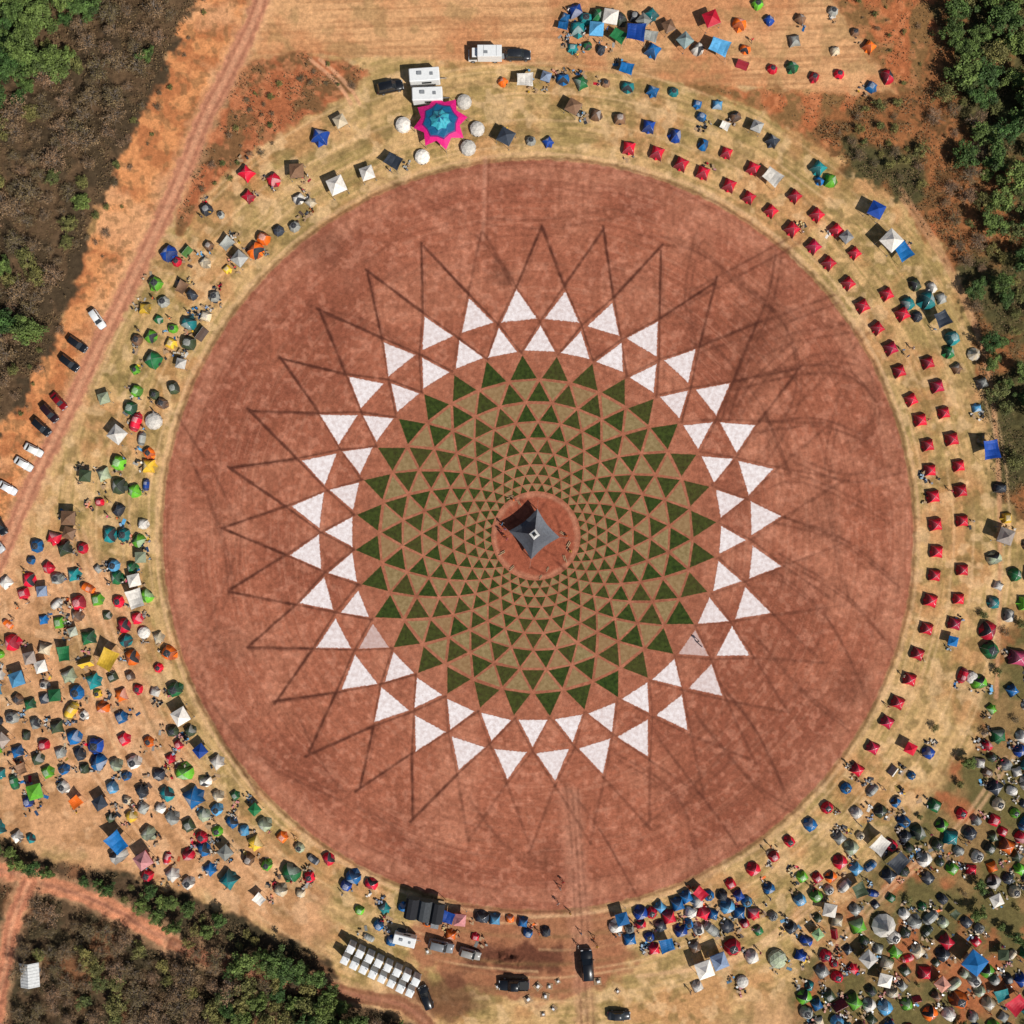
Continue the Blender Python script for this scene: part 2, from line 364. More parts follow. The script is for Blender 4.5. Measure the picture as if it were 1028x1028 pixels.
# ---------------------------------------------------------------- mesh builder
class MB:
    def __init__(s): s.v=[];s.f=[];s.m=[]
    def face(s,pts,m=0):
        b=len(s.v); s.v.extend([tuple(p) for p in pts]); s.f.append(tuple(range(b,b+len(pts)))); s.m.append(m)
    def loft(s,rings,m=0,closed=True,cap0=False,cap1=False,mf=None):
        b=len(s.v);n=len(rings[0])
        for r in rings: s.v.extend([tuple(p) for p in r])
        for i in range(len(rings)-1):
            for j in range(n if closed else n-1):
                k=(j+1)%n
                s.f.append((b+i*n+j,b+i*n+k,b+(i+1)*n+k,b+(i+1)*n+j)); s.m.append(mf(i,j) if mf else m)
        if cap0: s.f.append(tuple(b+j for j in reversed(range(n)))); s.m.append(m)
        if cap1: s.f.append(tuple(b+(len(rings)-1)*n+j for j in range(n))); s.m.append(m)
    def box(s,c,d,m=0,rz=0,bev=0):
        x,y,z=[q_/2 for q_ in d]; co,si=math.cos(rz),math.sin(rz)
        def T(p): return (c[0]+p[0]*co-p[1]*si,c[1]+p[0]*si+p[1]*co,c[2]+p[2])
        if bev<=0: rings=[[T((-x,-y,h)),T((x,-y,h)),T((x,y,h)),T((-x,y,h))] for h in (-z,z)]
        else:
            def ring(i,h): return [T(p) for p in [(-x+i+bev,-y+i,h),(x-i-bev,-y+i,h),(x-i,-y+i+bev,h),(x-i,y-i-bev,h),(x-i-bev,y-i,h),(-x+i+bev,y-i,h),(-x+i,y-i-bev,h),(-x+i,-y+i+bev,h)]]
            rings=[ring(0,-z),ring(0,z-bev),ring(bev,z)]
        s.loft(rings,m,True,True,True)
    def tube(s,a,b_,r0,r1=None,m=0,n=6):
        r1=r0 if r1 is None else r1; a=Vector(a);b_=Vector(b_); d=(b_-a)
        if d.length<1e-5: return
        d.normalize(); u=d.orthogonal().normalized(); w=d.cross(u)
        R_=[[a+(u*math.cos(t)+w*math.sin(t))*r0 for t in [6.28318*i/n for i in range(n)]],[b_+(u*math.cos(t)+w*math.sin(t))*r1 for t in [6.28318*i/n for i in range(n)]]]
        s.loft(R_,m,True,True,True)
    def mesh(s,name,mats,smoothm=()):
        me=bpy.data.meshes.new(name); me.from_pydata(s.v,[],s.f)
        for m in mats: me.materials.append(m)
        me.polygons.foreach_set('material_index',s.m)
        me.update()
        for p in me.polygons:
            if p.material_index in smoothm: p.use_smooth=True
        return me
def fabric(name,mode):
    m,nt,b=newmat(name,.62); oi=N(nt,'ShaderNodeObjectInfo')
    f=mrange(nt,noise(nt,2.5,3),.3,.7,.8,1.1)
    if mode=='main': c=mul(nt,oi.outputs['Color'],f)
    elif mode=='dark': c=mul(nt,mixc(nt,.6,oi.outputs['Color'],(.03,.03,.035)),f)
    elif mode=='pale': c=mul(nt,mixc(nt,.45,oi.outputs['Color'],(.5,.48,.45)),f)
    nt.links.new(c,b.inputs['Base Color']); return m
m_fly=fabric('tent_fly','main'); m_flyd=fabric('tent_fly_dark_panel','dark'); m_flyp=fabric('tent_fly_pale_panel','pale')  # darker panel: tent colour mixed towards near-black
m_mesh=plain('tent_mesh',(.035,.035,.04)); m_pole=plain('pole',(.35,.35,.35),.4,.6)
m_rope=plain('rope',(.5,.48,.4)); m_wood=plain('timber',(.42,.27,.15)); m_whitep=plain('white_paint',(.76,.76,.74),.45,0,.06)
m_grey=plain('grey_sheet',(.25,.26,.27),.5); m_black=plain('black_rubber',(.02,.02,.02),.6)
m_glass,nt_,b_g=newmat('dark_glass',.12); b_g.inputs['Specular IOR Level'].default_value=.6
nt_.links.new(mixc(nt_,mrange(nt_,noise(nt_,1),.3,.7,0,1),(.015,.018,.02),(.03,.035,.04)),b_g.inputs['Base Color'])
m_paint,nt_,b_p=newmat('car_paint',.28); oi=N(nt_,'ShaderNodeObjectInfo')
nt_.links.new(mul(nt_,oi.outputs['Color'],mrange(nt_,noise(nt_,2),.3,.7,.88,1.05)),b_p.inputs['Base Color']); b_p.inputs['Coat Weight'].default_value=.4
m_lampr=plain('tail_lamp',(.4,.02,.02),.3); m_lampw=plain('head_lamp',(.7,.7,.7),.2)
TM=[m_fly,m_flyd,m_flyp,m_mesh,m_pole,m_rope,m_wood]
def dome_tent(wx,wy,h,front=2,top=None,vest=.5,mid=.9,cor=1.0,back=None):
    b=MB(); L=7; rings=[]
    for i in range(L+1):
        t=i/L*math.pi/2; s=max(math.cos(t)**.8,.03); z=h*math.sin(t)
        x,y=wx/2*s,wy/2*s; k=mid+(1-mid)*math.sin(t); cx,cy=x*cor,y*cor
        rings.append([(-cx,-cy,z),(0,-y*k,z*1.0),(cx,-cy,z),(x*k,0,z),(cx,cy,z),(0,y*k,z),(-cx,cy,z),(-x*k,0,z)])
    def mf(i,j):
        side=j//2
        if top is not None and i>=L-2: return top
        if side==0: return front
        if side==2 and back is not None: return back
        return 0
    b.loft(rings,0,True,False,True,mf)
    for c in (0,2,4,6):
        for i in range(L):
            p=Vector(rings[i][c])*1.01; q_=Vector(rings[i+1][c])*1.01
            b.tube(p,q_,.018,.018,4,4)
        p=Vector(rings[0][c]); o=p.copy(); o.normalize(); b.tube(p*.75+Vector((0,0,h*.5)),p+o*.45,.008,.008,5,3)
    if vest:
        y=-wy/2*mid
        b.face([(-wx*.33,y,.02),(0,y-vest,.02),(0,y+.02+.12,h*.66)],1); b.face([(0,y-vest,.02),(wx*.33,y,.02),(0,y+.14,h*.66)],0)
    b.face([(-wx*.12,wy/2*mid*1.012,.1),(wx*.12,wy/2*mid*1.012,.1),(wx*.08,wy/2*mid*.93,h*.45),(-wx*.08,wy/2*mid*.93,h*.45)][::-1],3)
    return b.mesh('dome_tent',TM)
def tunnel_tent(L_,w,h,m2=1):
    b=MB(); rings=[]; nx=9
    for i,(x,s) in enumerate([(-.5,.12),(-.44,.6),(-.3,.9),(0,1),(.25,.92),(.4,.7),(.5,.2)]):
        rings.append([(x*L_,math.cos(a)*w/2*(.45+.55*s),math.sin(a)*h*s) for a in [math.pi*k/nx for k in range(nx+1)]])
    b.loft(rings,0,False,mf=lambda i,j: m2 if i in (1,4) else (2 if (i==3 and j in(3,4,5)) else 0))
    for rr in rings[1:6]:
        for k in range(nx): b.tube(Vector(rr[k])*1.005,Vector(rr[k+1])*1.005,.016,.016,4,4)
    b.face([(.5*L_,-w*.2,0),(.62*L_,0,0),(.42*L_,0,h*.5)],1)
    return b.mesh('tunnel_tent',TM)
def ridge_tent(L_,w,h):
    b=MB()
    def prof(x,s): return [(x,-w/2*s,0),(x,-w*.22*s,h*.42*s),(x,0,h*s),(x,w*.22*s,h*.42*s),(x,w/2*s,0)]
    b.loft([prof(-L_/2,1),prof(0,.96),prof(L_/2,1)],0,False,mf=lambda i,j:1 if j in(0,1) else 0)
    for x in (-L_/2,L_/2):
        b.face([(x,-w/2,0),(x,w/2,0),(x,0,h)],2); b.tube((x*1.02,0,0),(x*1.02,0,h+.1),.02,.02,4)
        b.tube((x,0,h),(x*1.5,0,0),.01,.01,5,3)
    b.tube((-L_/2,0,h+.01),(L_/2,0,h+.01),.02,.02,4)
    return b.mesh('ridge_tent',TM)
def canopy(w,h,peak,mats=(0,1),val=.22,mid=.25):
    b=MB()
    def sq(s,z): return [(-s,-s,z),(0,-s,z),(s,-s,z),(s,0,z),(s,s,z),(0,s,z),(-s,s,z),(-s,0,z)]
    a=w/2; rs=[sq(a,h-val),sq(a,h),sq(a*.55,h+peak*.38),sq(a*.18,h+peak*.8),sq(a*.02,h+peak)]
    b.loft(rs,0,True,False,True,lambda i,j: mats[1] if i==0 else mats[0])
    for x in(-a*.97,a*.97):
        for y in(-a*.97,a*.97):
            b.tube((x,y,0),(x,y,h-.02),.03,.03,4); b.box((x,y,.03),(.18,.18,.05),4)
            b.tube((x,y,h-.05),(0,0,h+peak*.9),.015,.015,4,4)
    for p,q_ in (((-a,-a),(a,-a)),((a,-a),(a,a)),((a,a),(-a,a)),((-a,a),(-a,-a))): b.tube((p[0]*.97,p[1]*.97,h-.1),(q_[0]*.97,q_[1]*.97,h-.1),.018,.018,4,4)
    b.box((.2,-.3,.35),(1.1,.6,.05),6)
    for x in (-.3,.7):
        for y in (-.55,-.05): b.tube((x,y,0),(x,y,.33),.02,.02,4,4)
    b.box((-.6,.5,.2),(.5,.35,.38),3,.3,.04)
    return b.mesh('canopy_tent',TM)
def bell(r,h,n=10,wall=.5):
    b=MB()
    ring=lambda s,z,of=0:[(r*s*math.cos(6.28318*(k)/n),r*s*math.sin(6.28318*(k)/n),z) for k in range(n)]
    b.loft([ring(.93,0),ring(1,wall),ring(.62,wall+(h-wall)*.30),ring(.28,wall+(h-wall)*.66),ring(.03,h)],0,True,False,True,lambda i,j:(2 if j==0 and i==0 else (0 if j%2 else 2)) )
    b.tube((0,0,h-.1),(0,0,h+.15),.03,.02,4)
    for k in range(n):
        a=6.28318*k/n; b.tube((r*math.cos(a),r*math.sin(a),wall),(r*1.35*math.cos(a),r*1.35*math.sin(a),0),.01,.01,5,3)
    b.face([(r*.98,-.3,.02),(r*.98,.3,.02),(r*.9,.05,wall+.5)],3)
    return b.mesh('bell_tent',TM)
def geodome(r,hf=.62):
    import bmesh
    bm=bmesh.new(); bmesh.ops.create_icosphere(bm,subdivisions=2,radius=r)
    b=MB()
    for f in bm.faces:
        if f.calc_center_median().z>-.05*r:
            b.face([(v.co.x,v.co.y,max(0,v.co.z*hf+.35)) for v in f.verts],0 if (f.index%7) else 2)
    for e in bm.edges:
        if min(v.co.z for v in e.verts)>-.05*r: b.tube(*[(v.co.x*1.005,v.co.y*1.005,max(0,v.co.z*hf*1.005+.35)) for v in e.verts],.018,.018,2,4)
    for k in range(10):
        a=6.28318*k/10;a2=6.28318*(k+1)/10
        b.face([(r*math.cos(a),r*math.sin(a),0),(r*math.cos(a2),r*math.sin(a2),0),(r*.99*math.cos(a2),r*.99*math.sin(a2),.5),(r*.99*math.cos(a),r*.99*math.sin(a),.5)],2 if k else 3)
    bm.free(); return b.mesh('geodesic_dome_tent',TM)
def tarp(wx,wy,h):
    b=MB(); n=6; rows=[]
    for i in range(n+1):
        u=i/n*2-1; rows.append([(u*wx/2*(1-.06*(1-v*v)),v*wy/2*(1-.06*(1-u*u)),h-.35*(1-u*u)*(1-v*v)*(1 if i%2 else .8)+.25*(u*v)) for v in [j/n*2-1 for j in range(n+1)]])
    b.loft(rows,0,False)
    for u in(-1,1):
        for v in(-1,1):
            b.tube((u*wx/2,v*wy/2,0),(u*wx/2,v*wy/2,h+.25*u*v+.05),.025,.025,4); b.tube((u*wx/2,v*wy/2,h+.25*u*v),(u*wx*.66,v*wy*.66,0),.01,.01,5,3)
    return b.mesh('tarp',TM)
domes=[dome_tent(2.3,2.0,1.3,2,None,.4,1.03,.86),dome_tent(2.1,2.1,1.25,1,3,.4,1.0,.82),dome_tent(2.7,2.1,1.4,1,None,.6,1.04,.84,2),dome_tent(2.1,1.8,1.1,0,2,.5,.98,.92),dome_tent(2.4,2.2,1.5,1,2,0,1.0,.8),
dome_tent(2.3,2.3,1.45,1,None,.35,.84),dome_tent(2.6,1.9,1.3,3,None,.3,1.02,.85,1),dome_tent(2.2,2.0,1.2,0,3,0,1.05,.78),dome_tent(2.4,2.0,1.3,0,None,.7,.9,1.0,2)]
tuns=[tunnel_tent(3.2,1.8,1.3),tunnel_tent(2.7,1.5,1.0,2)]
ridge=[ridge_tent(2.3,1.8,1.4)]
cans=[canopy(2.6,2.0,.9),canopy(2.7,2.1,.8,(0,2)),canopy(2.4,1.9,1.0,(2,0))]
bells=[bell(2.0,2.6)]; geo=geodome(1.75); tarps=[tarp(3.0,2.4,1.9),tarp(2.4,2.2,1.7)]
def gear(seed):
    r=random.Random(seed); b=MB()
    for k in range(r.randint(4,8)):
        x,y=r.uniform(-1.2,1.2),r.uniform(-1.2,1.2); t=r.choice('ccbmt'); a=r.uniform(0,6)
        m=r.choice([0,1,2,3,3,4,6])
        if t=='c':
            b.box((x,y,.42),(.5,.48,.04),m,a); b.box((x-.24*math.cos(a),y-.24*math.sin(a),.68),(.04,.48,.5),m,a)
            for dx in(-.2,.2):
                for dy in(-.2,.2): b.tube((x+dx,y+dy,0),(x+dx*.6,y+dy*.6,.42),.015,.015,4,4)
        elif t=='b': b.box((x,y,.2),(.6,.38,.38),m,a,.03); b.box((x,y,.415),(.62,.4,.05),2,a,.015)
        elif t=='m': b.box((x,y,.03+.004*k),(1.4,.7,.03),m,a,.01)
        else: b.box((x,y,.6),(.9,.5,.04),6,a); [b.tube((x+dx,y+dy,0),(x+dx,y+dy,.59),.015,.015,4,4) for dx in(-.2,.2) for dy in(-.15,.15)]
    return b.mesh('camp_gear',TM)
gears=[gear(i) for i in range(8)]
C={'r':(206,20,50),'m':(186,20,64),'b':(20,98,156),'B':(18,62,140),'t':(26,124,126),'g':(32,104,58),'l':(100,172,46),'o':(228,106,26),'y':(222,178,54),
'w':(222,214,202),'G':(150,150,142),'d':(50,56,66),'n':(124,92,68),'s':(158,166,136),'c':(200,182,152),'p':(210,76,116),'v':(62,74,50),'k':(84,150,190)}
def tc(k):
    c=C[k]; j=random.uniform(.85,1.12); return lin(tuple(min(250,x*j) for x in c))
placed=[]
def free(x,y,r):
    for a,b_,c in placed:
        if (a-x)**2+(b_-y)**2<(r+c)**2: return False
    return True
def put(x,y,k,kind=None,rot=None,sc=None,rad=5.5):
    if kind is None:
        q_=random.random(); kind='d' if q_<.84 else ('t' if q_<.91 else ('c' if q_<.96 else ('r' if q_<.98 else 'T')))
    rot=random.uniform(0,6.28) if rot is None else rot
    sc=random.uniform(.85,1.2) if sc is None else sc
    nm,me={'d':('camping_tent',random.choice(domes)),'t':('tunnel_tent',random.choice(tuns)),'c':('canopy_tent',random.choice(cans)),'r':('ridge_tent',ridge[0]),
      'b':('bell_tent',bells[0]),'D':('geodesic_dome_tent',geo),'T':('tarp_shelter',random.choice(tarps)),'q':('camping_tent',domes[5])}[kind]
    col_=tc(k) if isinstance(k,str) else k
    placed.append((x,y,rad*sc)); f=1.03 if kind in 'dtqr' else .9
    return add(nm,me,W(x,y,.0),rot,sc*f,col_)
def ringrot(x,y): return -math.atan2(x-CX,CY-y)+random.uniform(-.12,.12)
MIX='bbBttgglorrrGGwwddnscvvkyoGwcws'
ex="""580,30,t,d,1.3 598,34,k,c,1.2 612,22,w,c,1.2 637,38,B,T,1.7 620,40,g,T,1.1 600,18,g,d,1.2 645,25,G,c,1 588,20,t,d,1.2 652,40,G,T,1.0 622,20,v,d,1.2
655,52,b,d,1.1 670,30,n,c,.9 686,45,t,c,1.2 712,24,r,c,1.2 720,52,k,T,1.4 700,50,w,d,1 742,25,o,d,1 760,5,l,d,1 745,65,r,r,1 775,70,r,d,.9 797,42,G,d,.9 803,20,n,d,.9 817,78,r,d,.9 838,52,c,d,.8 836,12,G,d,.9 842,75,r,d,.9 858,33,n,d,.8 872,48,o,d,.9 874,88,b,d,1 890,78,r,d,1.1 795,68,g,d,.9 748,50,o,d,.8
548,80,b,c,.9 565,80,b,d,1 583,84,g,d,1 608,84,n,d,.8 655,92,b,d,.9 676,93,t,d,.9 700,105,b,d,.8 720,106,k,d,.8 628,72,b,T,1 527,84,w,T,1.2 505,83,o,d,.8 630,88,t,d,1
575,111,n,c,1.1 598,116,n,d,1 622,120,n,d,1 651,128,B,d,1 678,137,B,d,1 704,118,b,d,.8 738,118,n,d,.9 758,130,G,c,1 775,142,d,d,1 706,146,b,d,.9
508,141,d,c,1.2 533,142,G,d,.9 550,143,B,d,.8
322,138,B,d,1.3 343,125,c,c,1 300,175,n,c,1.2 248,175,r,d,1.1 275,181,r,d,1.1 250,198,r,d,.9 340,190,w,c,1.4 370,177,w,c,1.2 396,165,d,T,1.2 208,211,d,d,1 300,200,w,d,.9 312,204,c,d,.8 265,240,o,d,1.1 257,252,o,d,1.3 280,232,d,d,1 296,228,G,d,1 243,262,G,c,1.2 170,255,B,d,1.2 178,263,r,d,.9 222,216,G,d,.7
157,285,l,d,1.2 185,290,n,T,.9 193,296,d,d,.9 190,325,t,d,1.1 207,318,c,d,1 216,298,G,d,1 172,345,y,d,1 155,362,g,d,1.4 152,338,l,d,1 184,366,w,c,.9 174,330,l,d,.9 190,345,v,d,1.2 146,310,y,d,.9
155,423,w,D,1.1 122,437,w,c,1.4 120,465,l,d,1.2 150,455,o,d,1 150,468,y,d,1.1 132,410,g,d,1.1 120,488,v,d,1.2 136,493,l,d,1.1 138,393,l,d,1 175,390,v,d,1 163,405,n,d,1 120,512,d,d,1 111,537,t,d,1.2 125,537,t,d,1.2 140,600,w,T,1.4 148,598,l,d,1 138,582,w,c,1 115,568,k,d,1.1 118,580,g,d,1 98,602,l,d,1.1 80,605,r,d,1.2 78,618,n,d,.9 38,548,b,d,1.2 30,582,r,d,1.1 75,577,t,d,1 73,520,n,c,1.2 73,535,n,c,1 89,478,v,c,1 140,543,l,d,1 125,628,r,d,1.1 127,643,t,d,1 145,635,w,D,.8 113,660,y,T,1.5 133,660,o,d,1.2 90,640,g,d,1.1 68,655,g,T,1.1 13,645,r,d,1.2 60,625,l,d,1.1 45,668,w,c,1 22,680,k,c,1.2 78,695,b,d,1.3 13,720,G,d,1.2 97,748,B,d,1.4 75,740,b,d,1.2 25,770,n,T,1 40,792,l,c,1.2 100,765,b,d,1.2 125,742,r,d,1.1 135,765,w,d,1.2 122,720,b,d,1.1
148,860,r,c,1.4 122,842,b,T,1.5 120,858,w,d,1.4 231,882,t,d,1.3 205,852,b,d,1.1 190,828,v,d,1.2 195,800,b,d,1.5 186,775,l,d,1.3 185,717,w,c,1.3 176,692,g,d,1.3 170,655,o,d,1.3 203,840,r,d,1.1 293,875,g,d,1.4 262,900,w,T,1 330,862,r,d,1 355,880,b,d,1.1 373,887,r,d,1 311,880,r,d,1 250,862,n,d,1 268,868,l,d,1
890,245,w,c,1.5 903,255,b,T,1.3 876,214,B,c,1.2 833,182,l,d,1.1 821,170,t,d,1.1 847,240,d,c,1 773,181,w,T,1.3 955,340,t,d,1.2 942,322,d,T,1.4 930,302,t,d,1.3 918,286,v,d,1 911,305,t,d,1.1 944,300,G,d,1 935,289,w,d,.8 920,318,d,d,1 977,356,c,b,.75 990,452,B,T,1.4 1003,490,d,d,1 1004,538,n,c,1.4 1010,520,y,d,1 1018,577,g,d,1.1 991,633,r,d,1.4 993,652,g,d,1.5 975,680,w,D,.8 1020,660,p,d,1.3 982,685,l,d,1.2 960,370,n,d,.8 985,385,G,d,.9 952,354,g,d,.9 980,410,k,d,.7 997,605,t,d,1 1012,618,w,d,1
886,928,w,b,1.35 780,962,s,D,1.2 880,845,w,T,1.3 868,958,w,c,1.3 972,960,b,c,1.6 962,1003,o,d,1.5 1015,1003,r,T,1.4 720,960,b,c,1.4 705,968,w,c,1.4 735,950,r,d,1.5 830,910,w,c,1.1 898,862,d,T,1.4 860,890,v,T,1.3 805,880,l,d,1 700,990,w,d,1 668,945,b,T,1.3 745,985,w,D,.8 825,975,G,d,1.2 885,980,w,c,1.1
462,920,r,c,1.1 449,917,B,T,1.1 484,920,d,d,1.1 497,922,k,d,.9 525,925,b,d,.8 548,935,d,d,.9 530,936,b,d,.8 512,922,o,d,.7"""
for tk in ex.split():
    x,y,k,kd,s_=tk.split(','); x=float(x);y=float(y)
    put(x,y,k,kd,ringrot(x,y) if random.random()<.6 else None,float(s_))
def ring(r,a0,a1,st_,pal,kind=None,prob=1,jr=3,sc=(.9,1.15),rad=4.5):
    a=a0
    while a<=a1:
        rr=r+random.uniform(-jr,jr); x,y=pol(rr,a+random.uniform(-.25,.25)*st_*.4); a+=st_
        if random.random()>prob or not free(x,y,rad): continue
        if inpoly(x,y,GULLY): continue
        put(x,y,random.choice(pal),kind,ringrot(x,y),random.uniform(*sc))
ring(399,13.5,129,3.75,'rrrrrm','q',1,2,(.93,1.07))
ring(399,129.5,158,3.6,'rrbrrB',None,.95,2,(.9,1.1))
ring(425,23,104,3.6,'rrrrm','q',.93,2.5,(.88,1.04))
ring(425,104,150,3.9,'bkwwGrbk',None,.8,4,(.75,1.0))
ring(452,20,52,4.6,'bBkGwt',None,.6,5,(.7,.9))
ring(446,105,160,3.6,'bkrwGBnr',None,.65,6,(.75,1.05))
ring(470,128,162,3.6,MIX,None,.5,6)
ring(397,200,258,2.9,MIX+'rrr',None,.75,4,(.8,1.05))
ring(404,262,292,3.1,MIX,None,.6,8,(.7,1.0))
def fill(P,dmin,pal,n,rmin=392,rmax=9999,kind=None,sc=(.72,1.15),seed=0,cl=0):
    x0=min(p[0] for p in P);x1=max(p[0] for p in P);y0=min(p[1] for p in P);y1=max(p[1] for p in P)
    rr=random.Random(seed)
    for _ in range(n):
        x=rr.uniform(x0,x1);y=rr.uniform(y0,y1)
        if not inpoly(x,y,P): continue
        r=math.hypot(x-CX,y-CY)
        if r<rmin or r>rmax: continue
        if inpoly(x,y,GULLY) or inpoly(x,y,FOREST_L) : continue
        if min(sd1(x,y,ROAD_L[i],ROAD_L[i+1]) for i in range(2,12))<16: continue
        if cl and float(fbm(np.float32(x/45),np.float32(y/45),3,77))<cl: continue
        if not free(x,y,dmin-5.5): continue
        put(x,y,rr.choice(pal),kind,ringrot(x,y) if rr.random()<.5 else None,rr.uniform(*sc))
fill([(0,570),(60,530),(150,600),(165,700),(240,820),(200,900),(0,835),(-40,835),(-40,600)],14,MIX+'rrbb',1500,398,9999,seed=1,cl=.39)
fill([(100,420),(170,240),(240,240),(180,420),(170,560),(175,640),(90,640),(60,560)],14,MIX,420,392,475,seed=2,cl=.38)
fill([(160,700),(230,700),(400,880),(520,915),(520,945),(330,945),(200,880)],14,MIX+'rrob',420,393,448,seed=3,cl=.38)
fill([(850,790),(930,800),(1000,735),(1045,735),(1045,1045),(830,1045),(800,1010),(800,960)],12.5,'bBtgllGGwwddvvvnscorrrGk',1700,440,9999,seed=4,cl=.37,sc=(.72,1.2))
fill([(950,560),(1040,540),(1040,740),(960,760),(930,700)],16,'bGwgrlonsd',130,450,9999,seed=5,cl=.48)
fill([(612,900),(700,880),(745,890),(770,920),(650,955),(618,940)],10.5,'bbBBrrrkkdtwGr',500,388,9999,seed=6,sc=(.8,1.1))
fill([(660,955),(760,930),(830,890),(870,900),(800,960),(700,1000)],16,MIX,90,395,9999,seed=7,cl=.45)
fill([(690,-40),(830,-40),(880,80),(740,80),(650,60)],18,MIX,25,0,9999,seed=8,sc=(.6,.9))
fill([(560,10),(660,10),(665,55),(570,50)],10.5,'tbBgvkGdw',90,0,9999,seed=9)
ntent=len(placed)
def rclut(n,fn):
    for k in range(n):
        x,y=fn()
        if inpoly(x,y,GULLY) or inpoly(x,y,FOREST_L) or not free(x,y,1.5): continue
        if math.hypot(x-CX,y-CY)<388: continue
        add('camp_gear',random.choice(gears),W(x,y),random.uniform(0,6.28),random.uniform(.5,.95),tc(random.choice('wGdbrnckyow')))
def near():
    while True:
        t=random.choice(placed[:ntent])
        if 640>t[1] and t[0]>600 and random.random()<.75: continue
        a=random.uniform(0,6.28); d_=random.uniform(7,12); return t[0]+d_*math.cos(a),t[1]+d_*math.sin(a)
rclut(560,near)

# ---------------------------------------------------------------- centre pavilion
m_can=plain('pavilion_canvas',(.085,.09,.105),.6); m_can_sunlit=plain('pavilion_canvas_sunlit',(.2,.21,.23),.6); m_cream=plain('cream_canvas',(.62,.6,.56),.7)
b=MB(); a=3.6; h=2.6
def sq2(s,z,c=.88):
    o=[]
    cs=[(-1,-1),(1,-1),(1,1),(-1,1)]
    for i in range(4):
        p=cs[i];q_=cs[(i+1)%4]
        for t in (0,.25,.5,.75):
            k=1-(1-c)*math.sin(math.pi*t)*min(1,s/3); o.append(((p[0]+(q_[0]-p[0])*t)*s*k,(p[1]+(q_[1]-p[1])*t)*s*k,z))
    return o
rs=[sq2(a,h-.25),sq2(a,h),sq2(a*.75,h+.45),sq2(a*.5,h+1.1),sq2(a*.28,h+1.9),sq2(a*.2,h+2.35)]
b.loft(rs,0,True,mf=lambda i,j: 1 if (i>0 and j//4==1) else 0)  # one roof side paler: sunlight put into the canvas colour
b.loft([sq2(a*.22,h+2.3),sq2(a*.21,h+2.5),sq2(a*.10,h+2.62)],2,True); b.loft([sq2(a*.10,h+2.62),sq2(a*.09,h+2.8),sq2(.02,h+2.95)],3,True,False,True)
for x in(-1,1):
    for y in(-1,1):
        b.tube((x*a*.97,y*a*.97,0),(x*a*.97,y*a*.97,h+.05),.09,.07,4,8); b.tube((x*a,y*a,h),(x*a*1.35,y*a*1.35,0),.015,.015,5,4)
b.tube((0,0,0),(0,0,h+2.3),.1,.08,4,8); b.box((0,0,.12),(3.4,3.4,.22),4,.1,.04)
o=add('central_pavilion',b.mesh('central_pavilion',[m_can,m_can_sunlit,m_cream,m_black,m_wood,m_rope]),W(536,536),math.radians(38))
b=MB()
for (x,y,l,an) in [(0,0,1.6,.3),(.3,.35,1.2,.5)]:
    b.tube((x-l/2,y,.13),(x+l/2,y+.1,.13),.12,.1,0,8)
m_logs=b.mesh('log_bench',[m_wood])
for x,y in [(512,500),(522,505),(568,561),(566,535),(514,571),(543,580),(571,548),(504,556),(550,572)]:
    add('log_bench',m_logs,W(x,y),random.uniform(0,3),random.uniform(.6,1))
# ---------------------------------------------------------------- pink star tent
m_mag=plain('magenta_canvas',lin((226,28,124)),.6); m_teal=plain('teal_canvas',lin((20,92,132)),.6); m_cyan=plain('cyan_canvas',lin((60,168,184)),.6); m_pur=plain('purple_canvas',lin((110,34,110)),.6)
b=MB(); n=16
def star(ro,ri,zo,zi,ph=0): return [((ro if k%2==0 else ri)*math.cos(6.28318*k/n+ph),(ro if k%2==0 else ri)*math.sin(6.28318*k/n+ph),zo if k%2==0 else zi) for k in range(n)]
rs=[star(5.5,3.9,2.0,2.6),star(3.7,3.2,2.75,2.9),star(3.4,2.95,2.95,3.0),star(1.9,2.4,3.3,3.25),star(1.7,2.1,3.5,3.45),star(.9,.7,4.2,4.3),star(.05,.05,4.9,4.9)]
b.loft(rs,0,True,False,True,lambda i,j:[0,3,1,1,2,1 if (j//2)%2 else 2,2][i])
for k in range(8):
    an=6.28318*k/8; b.tube((5.35*math.cos(an),5.35*math.sin(an),0),(5.4*math.cos(an),5.4*math.sin(an),2.0),.06,.05,4); b.tube((5.4*math.cos(an),5.4*math.sin(an),2.0),(6.8*math.cos(an),6.8*math.sin(an),0),.015,.015,4,4)
b.tube((0,0,0),(0,0,5.2),.1,.08,4)
add('star_marquee',b.mesh('star_marquee',[m_mag,m_teal,m_cyan,m_pur,m_pole]),W(443,127),.2,1.0)
for x,y,s_ in [(466,103,1),(405,126,1.05),(479,130,1),(424,158,1),(470,149,1.05)]: put(x,y,'w','D',None,s_*.98)

